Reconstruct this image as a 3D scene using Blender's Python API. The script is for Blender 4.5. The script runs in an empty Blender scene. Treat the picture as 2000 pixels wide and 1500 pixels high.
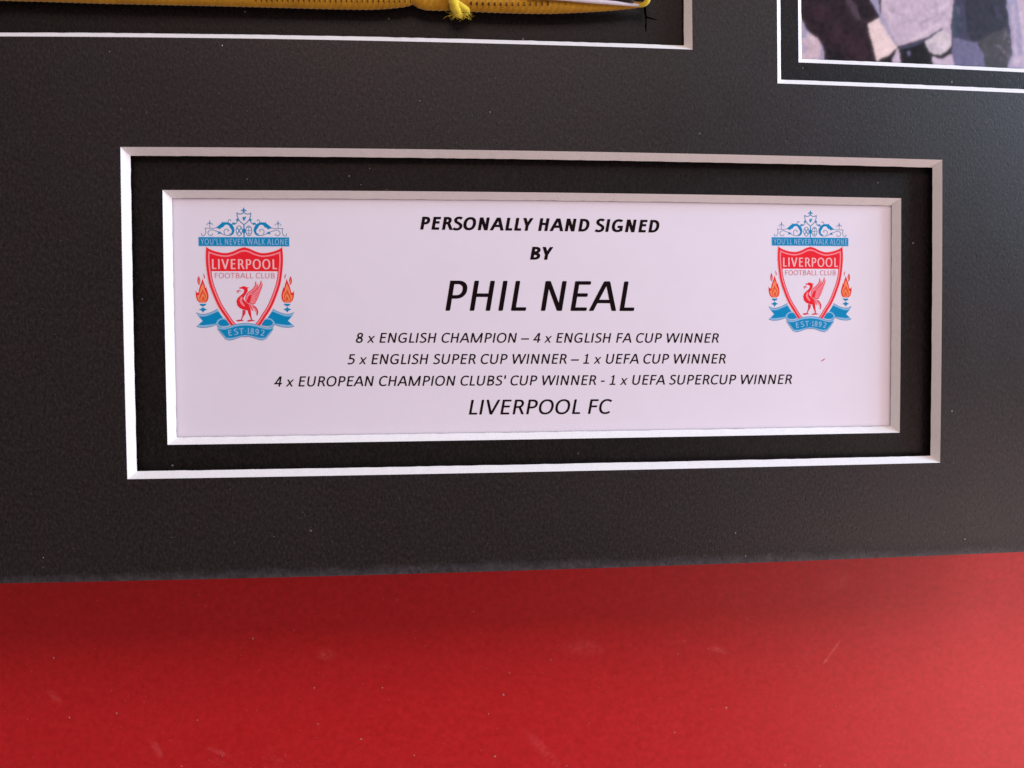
import bpy, math, random
from mathutils import Vector, Matrix
from mathutils.geometry import delaunay_2d_cdt

S = bpy.context.scene
COL = S.collection
random.seed(7)
MM = 0.001

# ------------------------------------------------------------------ camera
CAM = (-21.5546, -9.8934, 157.8107)
FPX = 1461.11
def rot3(x, y, z):
    return Matrix.Rotation(z, 3, 'Z') @ Matrix.Rotation(y, 3, 'Y') @ Matrix.Rotation(x, 3, 'X')
RCAM = rot3(-0.032730, -0.081968, -0.007694)
cam = bpy.data.cameras.new('camera')
cam.sensor_width = 36.0
cam.lens = FPX / 2000 * 36.0
cam.clip_start = 0.005
cam.clip_end = 20
cam.dof.use_dof = True
cam.dof.focus_distance = 0.161
cam.dof.aperture_fstop = 13
co = bpy.data.objects.new('camera', cam)
co.matrix_world = Matrix.Translation(Vector(CAM) * MM) @ RCAM.to_4x4()
COL.objects.link(co)
S.camera = co

# ------------------------------------------------------------------ light
W = bpy.data.worlds.new("World"); S.world = W; W.use_nodes = True
bg = W.node_tree.nodes['Background']
bg.inputs[0].default_value = (1.0, 0.76, 0.72, 1)
bg.inputs[1].default_value = 0.24

def area(name, loc, target, sx, sy, watts, col):
    l = bpy.data.lights.new(name, 'AREA'); l.shape = 'RECTANGLE'
    l.size = sx * MM; l.size_y = sy * MM; l.energy = watts; l.color = col
    o = bpy.data.objects.new(name, l); COL.objects.link(o)
    o.location = Vector(loc) * MM
    o.rotation_euler = (Vector(target) - Vector(loc)).to_track_quat('-Z', 'Y').to_euler()
    return o
area('window_light', (685, 315, 195), (0, 0, 0), 320, 210, 6.7, (0.62, 0.80, 1.0))
area('lower_right_fill', (430, -260, 300), (0, 0, 0), 300, 200, 1.5, (1.0, 0.72, 0.66))  # added warm fill from the lower right, no known window there
area('top_fill', (0, 566, 566), (0, 0, 0), 500, 300, 2.7, (1.0, 0.76, 0.66))  # added warm fill from the top side, stands for no known lamp

S.view_settings.view_transform = 'Standard'
S.view_settings.look = 'None'
S.view_settings.gamma = 1
S.view_settings.exposure = 0.0

# ------------------------------------------------------------------ helpers
PW = [(i, j) for i in range(5) for j in range(5 - i)]
BX = [-0.0032, -0.0376, -0.1214, -0.0007, 0.0006, -0.0604, -0.4248, -1.407, -0.0313, -0.3573, 0.0121, 0.0771, -1.3803, -0.0322, 0.0745]
BY = [-0.0067, -0.1064, -0.6409, -1.4163, -0.0311, -0.0366, -0.2378, 0.0251, 0.0774, -0.2092, -1.3904, -0.0333, 0.0116, 0.0754, -0.001]
def bow(x, y):
    """lens barrel distortion put into the shape: long edges bow outwards by a fraction of a millimetre"""
    a = max(-1.3, min(1.25, x / 100)); b = max(-.75, min(.85, y / 100))
    dx = sum(c * a**i * b**j for c, (i, j) in zip(BX, PW))
    dy = sum(c * a**i * b**j for c, (i, j) in zip(BY, PW))
    return x + dx, y + dy
def V3(x, y, z):
    x, y = bow(x, y)
    return (x * MM, y * MM, z * MM)
def at(px, py, z):
    """photograph pixel -> point in mm on the plane z, in the un-bowed drawing of the mount"""
    x, y = px - 1000.0, 750.0 - py
    xu, yu = x, y
    for _ in range(8):
        s = 1 - 1.67928e-8 * (xu * xu + yu * yu); xu, yu = x / s, y / s
    d = RCAM @ Vector((xu, yu, -FPX))
    t = (z - CAM[2]) / d[2]
    return CAM[0] + t * d[0], CAM[1] + t * d[1]

def mesh_obj(name, verts, faces, mats, parent=None, mi=None, smooth=False, raw=False):
    me = bpy.data.meshes.new(name)
    me.from_pydata([v if raw else V3(*v) for v in verts], [], faces)
    for m in (mats if isinstance(mats, (list, tuple)) else [mats]):
        me.materials.append(m)
    if mi: me.polygons.foreach_set('material_index', mi)
    if smooth: me.polygons.foreach_set('use_smooth', [True] * len(me.polygons))
    me.update()
    o = bpy.data.objects.new(name, me); COL.objects.link(o)
    if parent: o.parent = parent
    return o
def thing(name, label, cat, group=None):
    o = bpy.data.objects.new(name, None); COL.objects.link(o)
    o.empty_display_size = 0.01
    o['label'] = label; o['category'] = cat
    if group: o['group'] = group
    return o

# ------------------------------------------------------------------ materials
def new_mat(name):
    m = bpy.data.materials.new(name); m.use_nodes = True
    nt = m.node_tree; b = nt.nodes['Principled BSDF']
    return m, nt, b
def N(nt, t, **k):
    n = nt.nodes.new(t)
    for a, v in k.items():
        if a in n.inputs.keys(): n.inputs[a].default_value = v
        else: setattr(n, a, v)
    return n
def noise(nt, scale, detail=4, rough=.6, stretch=None, off=(0, 0, 0), rotz=0):
    tc = nt.nodes.new('ShaderNodeTexCoord')
    mp = nt.nodes.new('ShaderNodeMapping'); mp.inputs['Scale'].default_value = stretch or (1, 1, 1)
    mp.inputs['Location'].default_value = off; mp.inputs['Rotation'].default_value = (0, 0, rotz)
    nt.links.new(tc.outputs['Object'], mp.inputs[0])
    n = nt.nodes.new('ShaderNodeTexNoise'); n.inputs['Scale'].default_value = scale
    n.inputs['Detail'].default_value = detail; n.inputs['Roughness'].default_value = rough
    nt.links.new(mp.outputs[0], n.inputs['Vector'])
    return n.outputs['Fac']
def ramp(nt, src, stops):
    r = nt.nodes.new('ShaderNodeValToRGB'); e = r.color_ramp.elements
    while len(e) < len(stops): e.new(.5)
    for k, (p, c) in enumerate(stops):
        e[k].position = p; e[k].color = (*c, 1) if len(c) == 3 else c
    nt.links.new(src, r.inputs[0]); return r.outputs[0]
def mix(nt, f, a, b, typ='MIX'):
    m = nt.nodes.new('ShaderNodeMix'); m.data_type = 'RGBA'; m.blend_type = typ
    for s, v in ((m.inputs[0], f), (m.inputs[6], a), (m.inputs[7], b)):
        if isinstance(v, (int, float)): s.default_value = v
        elif isinstance(v, tuple): s.default_value = (*v, 1)
        else: nt.links.new(v, s)
    return m.outputs[2]
def bump(nt, b, src, strength, dist):
    n = nt.nodes.new('ShaderNodeBump'); n.inputs['Strength'].default_value = strength
    n.inputs['Distance'].default_value = dist
    nt.links.new(src, n.inputs['Height'])
    prev = b.inputs['Normal'].links
    if prev: nt.links.new(prev[0].from_socket, n.inputs['Normal'])
    nt.links.new(n.outputs[0], b.inputs['Normal'])

def black_board_mat(name, base, pale_edge=False):
    m, nt, b = new_mat(name)
    fine = noise(nt, 2600, 3, .65)
    fibre = noise(nt, 1350, 5, .72, stretch=(1.45, .85, 1), rotz=.3)
    pits = ramp(nt, noise(nt, 1500, 2, .5, stretch=(1.2, .8, 1), off=(5, 2, 0)), [(.30, (0, 0, 0)), (.40, (1, 1, 1))])
    rubbed = noise(nt, 28, 5, .65, off=(2, 2, 0))
    blotch = noise(nt, 90, 3, .6)
    lo = tuple(c * .35 for c in base); hi = tuple(c * 2.3 for c in base)
    c1 = ramp(nt, fibre, [(.34, lo), (.5, base), (.68, hi)])
    c2 = ramp(nt, blotch, [(.35, (1.04, .95, 1.0)), (.65, (.96, 1.04, 1.0))])
    col = mix(nt, 1.0, c1, c2, 'MULTIPLY')
    col = mix(nt, 1.0, col, mix(nt, pits, (.25, .25, .25), (1.0, 1.0, 1.0)), 'MULTIPLY')
    # sparse pale fibres caught in the paper
    tc = nt.nodes.new('ShaderNodeTexCoord')
    vo = nt.nodes.new('ShaderNodeTexVoronoi'); vo.inputs['Scale'].default_value = 260
    nt.links.new(tc.outputs['Object'], vo.inputs['Vector'])
    sp = ramp(nt, vo.outputs['Distance'], [(.0, (1, 1, 1)), (.045, (1, 1, 1)), (.07, (0, 0, 0))])
    gate = ramp(nt, noise(nt, 420, 1, .5, off=(3, 1, 0)), [(.60, (0, 0, 0)), (.66, (1, 1, 1))])
    spg = mix(nt, 1.0, sp, gate, 'MULTIPLY')
    col = mix(nt, spg, col, (.16, .15, .15))
    if pale_edge:
        sep = nt.nodes.new('ShaderNodeSeparateXYZ'); nt.links.new(tc.outputs['Object'], sep.inputs[0])
        # paler mottled strip towards the cut bottom edge
        mr = nt.nodes.new('ShaderNodeMapRange')
        mr.inputs[1].default_value = -.0508; mr.inputs[2].default_value = -.0528
        mr.inputs[3].default_value = 0; mr.inputs[4].default_value = 1
        edge_y = nt.nodes.new('ShaderNodeMath'); edge_y.operation = 'ADD'
        wav = nt.nodes.new('ShaderNodeMath'); wav.operation = 'MULTIPLY'; wav.inputs[1].default_value = .004
        nt.links.new(noise(nt, 110, 5, .75, off=(1, 0, 0)), wav.inputs[0])
        nt.links.new(sep.outputs[1], edge_y.inputs[0]); nt.links.new(wav.outputs[0], edge_y.inputs[1])
        nt.links.new(edge_y.outputs[0], mr.inputs[0])
        patch = ramp(nt, noise(nt, 700, 4, .7), [(.3, (.1, .1, .1)), (.7, (.75, .75, .75))])
        f = mix(nt, 1.0, mr.outputs[0], patch, 'MULTIPLY')
        col = mix(nt, f, col, (.085, .083, .098))
    nt.links.new(col, b.inputs['Base Color'])
    rr_ = nt.nodes.new('ShaderNodeMapRange'); rr_.inputs[3].default_value = .40; rr_.inputs[4].default_value = .54
    rr_.inputs[1].default_value = .3; rr_.inputs[2].default_value = .7
    nt.links.new(rubbed, rr_.inputs[0]); nt.links.new(rr_.outputs[0], b.inputs['Roughness'])
    b.inputs['Specular IOR Level'].default_value = .36 if pale_edge else .22
    b.inputs['Sheen Weight'].default_value = .0
    b.inputs['Sheen Roughness'].default_value = .5
    bump(nt, b, fibre, .55, .00007)
    bump(nt, b, pits, .4, .00004)
    bump(nt, b, fine, .5, .00003)
    return m
M_BLACK = black_board_mat('black_mountboard', (.014, .011, .0125), pale_edge=True)
M_BLACK2 = black_board_mat('black_inner_board', (.0075, .0055, .0060))

def paper_mat(name, base, rough=.6, var=.03, scale=500, stretch=None, bmp=.00001, spec=.4):
    m, nt, b = new_mat(name)
    n = noise(nt, scale, 4, .6, stretch=stretch)
    c = ramp(nt, n, [(.3, tuple(x * (1 - var) for x in base)), (.7, tuple(min(1, x * (1 + var)) for x in base))])
    nt.links.new(c, b.inputs['Base Color'])
    b.inputs['Roughness'].default_value = rough
    b.inputs['Specular IOR Level'].default_value = spec
    if bmp: bump(nt, b, n, .4, bmp)
    return m
M_CORE = paper_mat('white_board_core', (.85, .855, .89), .8, .03, 900, stretch=(1, 1, 3), bmp=.00002, spec=.2)
M_CARD = paper_mat('printed_card', (.80, .785, .93), .55, .012, 160, bmp=.000004)
def ink(name, c, spec=.12):
    m, nt, b = new_mat(name)
    n = noise(nt, 3000, 2, .6)
    cc = ramp(nt, n, [(.3, tuple(x * .975 for x in c)), (.7, tuple(min(1, x * 1.025) for x in c))])
    nt.links.new(cc, b.inputs['Base Color'])
    b.inputs['Roughness'].default_value = .6; b.inputs['Specular IOR Level'].default_value = spec
    return m
I_BLACK = ink('black_ink', (.007, .003, .005), .06)
I_BLUE = ink('blue_ink', (.0, .27, .58))
I_LBLUE = ink('light_blue_ink', (.26, .53, .84))
I_GBLUE = ink('grey_blue_ink', (.17, .31, .53))
I_DBLUE = ink('scroll_blue_ink', (.03, .28, .56))
I_RED = ink('red_ink', (.84, .018, .035))
I_DRED = ink('dark_red_ink', (.66, .045, .085))
I_PINK = ink('pink_ink', (.95, .27, .33))
I_PALEPINK = ink('pale_pink_ink', (.93, .52, .56))
I_ROSE = ink('rose_ink', (.72, .20, .27))
I_ORANGE = ink('orange_ink', (.92, .30, .115))
I_PAPER = ink('unprinted_paper', (.80, .785, .93))

# ------------------------------------------------------------------ red surface under everything
m, nt, b = new_mat('red_card')
n1 = noise(nt, 700, 5, .7); n2 = noise(nt, 45, 4, .6); n3 = noise(nt, 160, 5, .7, stretch=(1, 2.2, 1), rotz=.5)
c = ramp(nt, n1, [(.3, (.45, .006, .010)), (.7, (.61, .014, .019))])
c = mix(nt, ramp(nt, n3, [(.35, (0, 0, 0)), (.75, (.14, .14, .14))]), c, (.68, .040, .052))
c = mix(nt, ramp(nt, n2, [(.35, (0, 0, 0)), (.7, (.16, .16, .16))]), c, (.46, .004, .010))
sm = ramp(nt, noise(nt, 26, 6, .8, off=(.3, .7, 0)), [(.63, (0, 0, 0)), (.72, (.16, .16, .16))])
c = mix(nt, sm, c, (.80, .16, .17))
tcr = nt.nodes.new('ShaderNodeTexCoord'); wob = noise(nt, 900, 4, .75, off=(4, 4, 0))
def scuff(px, py, lx, ly, ang, amt, tint, c):
    # a soft rubbed mark of its own shape, lx by ly millimetres
    x, y = at(px, py, -26.0)
    mp = nt.nodes.new('ShaderNodeMapping'); mp.vector_type = 'TEXTURE'
    mp.inputs['Location'].default_value = (x * MM, y * MM, -.026); mp.inputs['Rotation'].default_value = (0, 0, math.radians(ang))
    mp.inputs['Scale'].default_value = (lx * MM, ly * MM, 1)
    nt.links.new(tcr.outputs['Object'], mp.inputs[0])
    ln = nt.nodes.new('ShaderNodeVectorMath'); ln.operation = 'LENGTH'; nt.links.new(mp.outputs[0], ln.inputs[0])
    f1 = ramp(nt, ln.outputs['Value'], [(.15, (1, 1, 1)), (.95, (0, 0, 0))])
    f2 = ramp(nt, wob, [(.36, (0, 0, 0)), (.62, (amt, amt, amt))])
    return mix(nt, mix(nt, 1.0, f1, f2, 'MULTIPLY'), c, tint)
for a_ in ((318, 1452, 3.2, 1.3, -62, .5, (.80, .14, .16)), (435, 1458, 3.8, .8, -22, .5, (.80, .15, .16)), (1622, 1262, 3.6, .45, 52, .5, (.90, .24, .22)),
           (1606, 1284, 1.8, .5, 45, .5, (.92, .28, .26)), (1140, 1262, 7, 2.5, -5, .35, (.80, .12, .13)), (1635, 1130, 5, 3, 20, .25, (.80, .14, .13)),
           (1060, 1458, 9, 2.0, -48, .35, (.80, .10, .12)), (1275, 1352, 3, .35, -40, .6, (.34, .004, .01)), (985, 1395, 4, 1.2, -60, .4, (.42, .005, .012)),
           (1400, 1265, 3.5, 1.2, -15, .4, (.84, .18, .16)), (125, 1350, 3, 1.2, -50, .35, (.80, .13, .14)), (640, 1275, 3, 2, 0, .35, (.80, .14, .14))):
    c = scuff(*a_[:7], c)
nt.links.new(c, b.inputs['Base Color'])
b.inputs['Roughness'].default_value = .5
b.inputs['Specular IOR Level'].default_value = .32
bump(nt, b, n3, .6, .0001); bump(nt, b, n1, .5, .00004); bump(nt, b, noise(nt, 22, 3, .5), .5, .0006)
M_RED = m
ZR = -26.0
v = []; f = []
nx, ny = 12, 12
for j in range(ny + 1):
    for i in range(nx + 1):
        v.append(((-600 + i * 100) * MM, (-600 + j * 100) * MM, ZR * MM))
for j in range(ny):
    for i in range(nx):
        a = j * (nx + 1) + i; f.append((a, a + 1, a + nx + 2, a + nx + 1))
tab = mesh_obj('tabletop', v, f, M_RED, raw=True)
tab['kind'] = 'structure'; tab['label'] = 'red card surface under the black mount'

# ------------------------------------------------------------------ the mount
D = 1.4
GAP = 1.3          # foam spacer between the two mounts
Z2 = -D - GAP
ZC = Z2 - D - 0.2  # the printed sheets lie behind the inner mount
K2 = (CAM[2] - Z2) / (CAM[2] + 1.4)
KC = (CAM[2] - ZC) / (CAM[2] + 2.8)
def kx(x, k): return CAM[0] + (x - CAM[0]) * k
def ky(y, k): return CAM[1] + (y - CAM[1]) * k
def cuts(vals, step):
    vals = sorted(set(round(v, 5) for v in vals)); out = []
    for a, b2 in zip(vals, vals[1:]):
        n = max(1, int(math.ceil((b2 - a) / step)))
        out += [a + (b2 - a) * k / n for k in range(n)]
    return out + [vals[-1]]
def plate(name, rect, holes, z, mat, parent, thick=D, step=2.5, zf=None, back=True):
    x0, x1, y0, y1 = rect
    verts = []; faces = []
    def sheet(hs, zz, flip, st):
        xs = cuts([x0, x1] + [q for h in hs for q in h[:2]], st)
        ys = cuts([y0, y1] + [q for h in hs for q in h[2:]] + ([y0 + 1, y0 + 2.2, y0 + 3.5] if zf and not flip else []), st)
        base = len(verts); W_ = len(xs)
        for yy in ys:
            for xx in xs: verts.append((xx, yy, zz + (zf(xx, yy) if zf and not flip else 0)))
        for j in range(len(ys) - 1):
            for i in range(W_ - 1):
                cx = (xs[i] + xs[i + 1]) / 2; cy = (ys[j] + ys[j + 1]) / 2
                if any(h[0] < cx < h[1] and h[2] < cy < h[3] for h in hs): continue
                a = base + j * W_ + i; q = (a, a + 1, a + W_ + 1, a + W_)
                faces.append(q[::-1] if flip else q)
        return base, xs, ys
    bt, xs, ys = sheet(holes, z, False, step)
    Wt = len(xs); Ht = len(ys)
    # outer walls
    ring = [bt + i for i in range(Wt)] + [bt + j * Wt + Wt - 1 for j in range(1, Ht)] + \
           [bt + (Ht - 1) * Wt + i for i in range(Wt - 2, -1, -1)] + [bt + j * Wt for j in range(Ht - 2, 0, -1)]
    low = len(verts)
    n = len(ring)
    for k in ring: verts.append((verts[k][0], verts[k][1], z - thick))
    for k in ring: verts.append(verts[k])
    for k in range(n): faces.append((low + n + k, low + k, low + (k + 1) % n, low + n + (k + 1) % n))
    if back:
        sheet([(h[0] + D, h[1] - D, h[2] + D, h[3] - D) for h in holes], z - thick, True, 12)
    return mesh_obj(name, verts, faces, mat, parent, smooth=bool(zf))
def bevel(side, h, z, parent, mat=M_CORE, step=1.6):
    """one sloping 45 degree cut face of a window; the cut wanders by a few hundredths of a millimetre"""
    x0, x1, y0, y1 = h
    rs = random.Random(int(abs(x0 * 31 + y1 * 17 + z * 7)) + len(side))
    if side in ('top', 'bottom'):
        a, b2, c_, s = x0, x1, (y1 if side == 'top' else y0), (-1 if side == 'top' else 1)
    else:
        a, b2, c_, s = y0, y1, (x0 if side == 'left' else x1), (1 if side == 'left' else -1)
    n = max(4, int((b2 - a) / step)); V_ = []; F_ = []
    for k in range(n + 1):
        t = k / n
        for q in range(2):
            along = a + (b2 - a) * t if q == 0 else (a + D) + (b2 - a - 2 * D) * t
            off = q * D
            j = 0 if k in (0, n) else rs.uniform(-.04, .04)
            if q == 0: along = a + (b2 - a) * t
            cc = c_ + s * (off + (j if q else 0))
            p = (along, cc) if side in ('top', 'bottom') else (cc, along)
            V_.append((p[0], p[1], z - off))
    # lip: a thin overcut of white core standing proud of the black facing paper
    for k in range(n):
        q = (2 * k, 2 * k + 2, 2 * k + 3, 2 * k + 1)
        F_.append(q)
    o = mesh_obj('window_edge', V_, F_, mat, parent)
    me = o.data; me.update()
    if me.polygons[0].normal.z < 0: me.flip_normals()
    return o

mount = thing('picture_mount', 'black double mount board with white-edged cut windows, raised above the red surface', 'picture mount')
OUT = (-190.0, 158.0, -55.14, 118.0)
H1 = (-88.274, 88.274, -33.958, 33.958)
H2 = (kx(-80.493, K2), kx(79.341, K2), ky(-27.141, K2), ky(25.539, K2))
HS = (-170.0, 30.83, 56.33, 106.0)
HP = (49.84, 142.0, 49.64, 108.0)
HP2 = (kx(55.37, K2), 136.5, ky(54.98, K2), 102.0)
def curl(x, y):
    # fibre swell of the surface plus the slightly raised, rolled bottom edge
    w = .05 * math.sin(x * .021 + .6) * math.cos(y * .033)
    e = max(0.0, (-51.6 - y) / 3.5)
    near = min([abs(y - q) for q in (H1[2], H1[3], HS[2], HP[2])] + [abs(x - q) for q in (H1[0], H1[1], HS[1], HP[0])])
    w *= min(1, near / 6.0)
    return w + .20 * e * e * (1 - .35 * max(0, e - .8) * 5)
plate('face_board', OUT, [H1, HS, HP], 0.0, M_BLACK, mount, zf=curl)
for h, sides in ((H1, ('top', 'bottom', 'left', 'right')), (HS, ('bottom', 'right')), (HP, ('bottom', 'left'))):
    for s in sides: bevel(s, h, 0.0, mount)
INNER = (-186.0, 154.0, -50.5, 116.0)
HSb = (HS[0] + 1, HS[1] + 3.0, HS[2] - 3.0, HS[3])
plate('inner_board', INNER, [H2, HSb, HP2], Z2, M_BLACK2, mount)
for h, sides in ((H2, ('top', 'bottom', 'left', 'right')), (HP2, ('bottom', 'left'))):
    for s in sides: bevel(s, h, Z2, mount)
# backing board closes the shirt window; foam block behind lifts the mount off the table
def box(name, x0, x1, y0, y1, z0, z1, mat, parent, warp=True):
    vs = [(x, y, z) for z in (z0, z1) for y in (y0, y1) for x in (x0, x1)]
    fs = [(0, 2, 3, 1), (4, 5, 7, 6), (0, 1, 5, 4), (2, 6, 7, 3), (0, 4, 6, 2), (1, 3, 7, 5)]
    return mesh_obj(name, vs, fs, mat, parent)
# strips of foam between the two mounts, set back from every window
for bx_ in ((-180, -94, -46, 50), (-92, 46, 40, 50.5), (94, 148, -46, 46), (-92, 92, -46, -39.5)):
    box('foam_spacer', bx_[0], bx_[1], bx_[2], bx_[3], Z2 + .01, -D - .01, M_BLACK2, mount)
ZB = -5.0
box('backing_board', -184, 152, -49.0, 114, ZB - 2, ZB, M_BLACK2, mount)
ZW = -2.25
box('window_backing', -168, 33.4, 53.7, 105, ZB + .01, ZW, M_BLACK2, mount)
box('spacer', -176, 144, -38.0, 108, ZR, ZB - 2.01, M_BLACK2, mount)

# ------------------------------------------------------------------ card and photo carrier sheets
card = thing('title_card', 'white printed card naming the signer, between two club crests', 'card')
cv = []; cf = []
xs = cuts([-85, 84], 5); ys = cuts([-31, 29.4], 5)
for y in ys:
    for x in xs: cv.append((x, y, ZC))
for j in range(len(ys) - 1):
    for i in range(len(xs) - 1):
        a = j * len(xs) + i; cf.append((a, a + 1, a + len(xs) + 1, a + len(xs)))
mesh_obj('card_sheet', cv, cf, M_CARD, card)

# ------------------------------------------------------------------ lettering engine: strokes -> union mesh
def tri_union(polys, eps=1e-5):
    """polys: [(points, tag)] painted in order; returns verts, tris, tag of the topmost polygon per tri"""
    vs = []; fs = []
    def sarea(p): return sum(p[k - 1][0] * p[k][1] - p[k][0] * p[k - 1][1] for k in range(len(p))) / 2
    prep = []
    for pts, tag_ in polys:
        # quads of a stroke are split so that a folded one cannot cross itself; everything runs anticlockwise
        for q in ([pts[:3], [pts[0], pts[2], pts[3]]] if len(pts) == 4 else [pts]):
            ar = sarea(q)
            if abs(ar) < 1e-9: continue
            prep.append((q if ar > 0 else q[::-1], tag_))
    polys = prep
    for pts, _ in polys:
        fs.append(list(range(len(vs), len(vs) + len(pts)))); vs += [Vector(p) for p in pts]
    V_, E_, F_, _, _, of = delaunay_2d_cdt(vs, [], fs, 0, eps, True)
    tv = [(v.x, v.y) for v in V_]; tf = []; tt = []
    for f_, o_ in zip(F_, of):
        if o_:
            tf.append(tuple(f_)); tt.append(polys[max(o_)][1])
    return tv, tf, tt
def chamf(p, r):
    out = []; n = len(p)
    for k in range(n):
        a, b2, c_ = Vector(p[k - 1]), Vector(p[k]), Vector(p[(k + 1) % n])
        u = (a - b2); w = (c_ - b2)
        ru = min(r, u.length * .35); rw = min(r, w.length * .35)
        out += [tuple(b2 + u.normalized() * ru), tuple(b2 + w.normalized() * rw)]
    return out
def ring(cx, cy, rx, ry, s, t, a0=0, a1=360, n=40, p=2.25):
    """elliptical stroke with outer radii rx, ry; quads"""
    out = []; pts = []
    m_ = max(3, int(n * abs(a1 - a0) / 360))
    for k in range(m_ + 1):
        a = math.radians(a0 + (a1 - a0) * k / m_)
        ca, sa = math.cos(a), math.sin(a)
        se = lambda v_: math.copysign(abs(v_) ** (2 / p), v_)
        pts.append(((cx + rx * se(ca), cy + ry * se(sa)), (cx + (rx - s) * se(ca), cy + (ry - t) * se(sa))))
    for a, b2 in zip(pts, pts[1:]): out.append([a[0], b2[0], b2[1], a[1]])
    return out
def curve(pts, s, t, n=6, taper=None):
    """smooth stroke along Catmull-Rom centre line, pen s wide and t high"""
    P = [Vector(p) for p in pts]; P = [2 * P[0] - P[1]] + P + [2 * P[-1] - P[-2]]
    line = []
    for i in range(1, len(P) - 2):
        for k in range(n):
            u = k / n
            line.append(.5 * ((2 * P[i]) + (P[i + 1] - P[i - 1]) * u + (2 * P[i - 1] - 5 * P[i] + 4 * P[i + 1] - P[i + 2]) * u * u
                              + (3 * P[i] - P[i - 1] - 3 * P[i + 1] + P[i + 2]) * u ** 3))
    line.append(P[-2])
    L = []
    for k, q in enumerate(line):
        d = (line[min(k + 1, len(line) - 1)] - line[max(k - 1, 0)])
        if d.length < 1e-9: continue
        d.normalize(); nx_, ny_ = -d.y, d.x
        w = 1.0
        if taper: w = taper(k / (len(line) - 1))
        off = Vector((nx_ * s / 2 * w, ny_ * t / 2 * w))
        L.append((tuple(q + off), tuple(q - off)))
    return [[a[0], b2[0], b2[1], a[1]] for a, b2 in zip(L, L[1:])]
def glyph(ch, s, t, r=.022):
    """Outlines on a unit cap height. s stem, t horizontal thickness."""
    P = []
    def v(x, y0=0, y1=1): P.append(chamf([(x, y0), (x + s, y0), (x + s, y1), (x, y1)], r))
    def h(x0, x1, y): P.append(chamf([(x0, y), (x1, y), (x1, y + t), (x0, y + t)], r))
    def d(x0, y0, x1, y1, w): P.append(chamf([(x0, y0), (x0 + w, y0), (x1 + w, y1), (x1, y1)], r))
    def bowl(xs, xc, yt, yb, xr):
        P.append([(xs, yt - t), (xc + .001, yt - t), (xc + .001, yt), (xs, yt)])
        P.append([(xs, yb), (xc + .001, yb), (xc + .001, yb + t), (xs, yb + t)])
        P.extend(ring(xc, (yt + yb) / 2, xr - xc, (yt - yb) / 2, s, t, 90, -90))
    l = .145; e = s * 1.06; adv = .8
    if ch == 'A': d(.005, 0, .375, 1, e); d(.80, 0, .42, 1, e); h(.22, .72, .26); adv = .916 + (s - .14)
    elif ch == 'B': v(l); bowl(l, .40, 1, .47, .72 + s * .2); bowl(l, .44, .55, 0, .77 + s * .2); adv = .861
    elif ch == 'C':
        P.extend(ring(.52, .5, .455, .515, s, t, 48, 312)); adv = .844
    elif ch == 'D': v(l); bowl(l, .42, 1, 0, .905); adv = .974
    elif ch == 'E': v(l); h(l, .70, 0); h(l, .70, 1 - t); h(l, .655, .475); adv = .773
    elif ch == 'F': v(l); h(l, .68, 1 - t); h(l, .65, .455); adv = .727
    elif ch == 'G':
        P.extend(ring(.545, .5, .475, .515, s, t, 50, 318)); v(.83 - s * .6, .07, .50); h(.52, .83 + s * .4, .50 - t); adv = .998
    elif ch == 'H': v(l); v(.84 - s); h(l, .84, .46); adv = .986
    elif ch == 'I': v(.13); adv = .399 + (s - .14)
    elif ch == 'K': v(l); d(.22, .45, .64, 1, e); d(.66, 0, .24, .56, e); adv = .822
    elif ch == 'L': v(l); h(l, .655, 0); adv = .665
    elif ch == 'M': v(l); v(1.205 - s); d(.58, 0, l + .01, 1, e); d(.61, 0, 1.195 - e, 1, e); adv = 1.353
    elif ch == 'N': v(l); v(.875 - s); d(.865 - e, 0, l + .01, 1, e); adv = 1.022
    elif ch == 'O': P.extend(ring(.524, .5, .462, .515, s, t)); adv = 1.048
    elif ch == 'P': v(l); bowl(l, .42, 1, .40, .765); adv = .818
    elif ch == 'R': v(l); bowl(l, .42, 1, .435, .745); d(.70, 0, .43, .50, e); adv = .859
    elif ch == 'S':
        P.extend(curve([(.615, .87), (.53, .93), (.41, .95), (.27, .925), (.185, .84), (.18, .73), (.245, .625), (.375, .545),
                        (.50, .475), (.60, .385), (.63, .27), (.585, .145), (.48, .075), (.34, .05), (.20, .075), (.10, .13)], s, t)); adv = .727
    elif ch == 'T': h(.01, .76, 1 - t); v(.385 - s / 2); adv = .771
    elif ch == 'U':
        v(.135, .36, 1); v(.88 - s, .36, 1); P.extend(ring(.5075, .37, .3725, .385, s, t, 180, 360)); adv = 1.015
    elif ch == 'V': d(.45 - e / 2, 0, .01, 1, e); d(.45 - e / 2, 0, .885 - e, 1, e); adv = .898
    elif ch == 'W':
        d(.36 - e / 2, 0, .02, 1, e); d(.36 - e / 2, 0, .66 - e / 2 + .02, 1, e * .95)
        d(1.03 - e / 2, 0, .70 - e / 2 + .02, 1, e * .95); d(1.03 - e / 2, 0, 1.385 - e, 1, e); adv = 1.408
    elif ch == 'Y': v(.385 - s / 2, 0, .45); d(.385 - e / 2, .40, .0, 1, e); d(.385 - e / 2, .40, .77 - e, 1, e); adv = .771
    elif ch == 'x': d(.0, 0, .52, .69, e * .95); d(.50, 0, .03, .69, e * .95); adv = .686
    elif ch == '1': v(.40 - s / 2); d(.12, .80, .36, .97, e * .9); h(.13, .69, 0); adv = .802
    elif ch == '2':
        P.extend(curve([(.13, .84), (.24, .925), (.38, .945), (.54, .89), (.595, .75), (.56, .58), (.42, .38), (.17, .09)], s, t)); h(.10, .70, 0); adv = .802
    elif ch == '4': d(.045, .225, .44, 1, e * .95); h(.05, .76, .225); v(.48, 0, 1); adv = .802
    elif ch == '5':
        h(.16, .64, 1 - t); v(.15, .50, 1)
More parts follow.
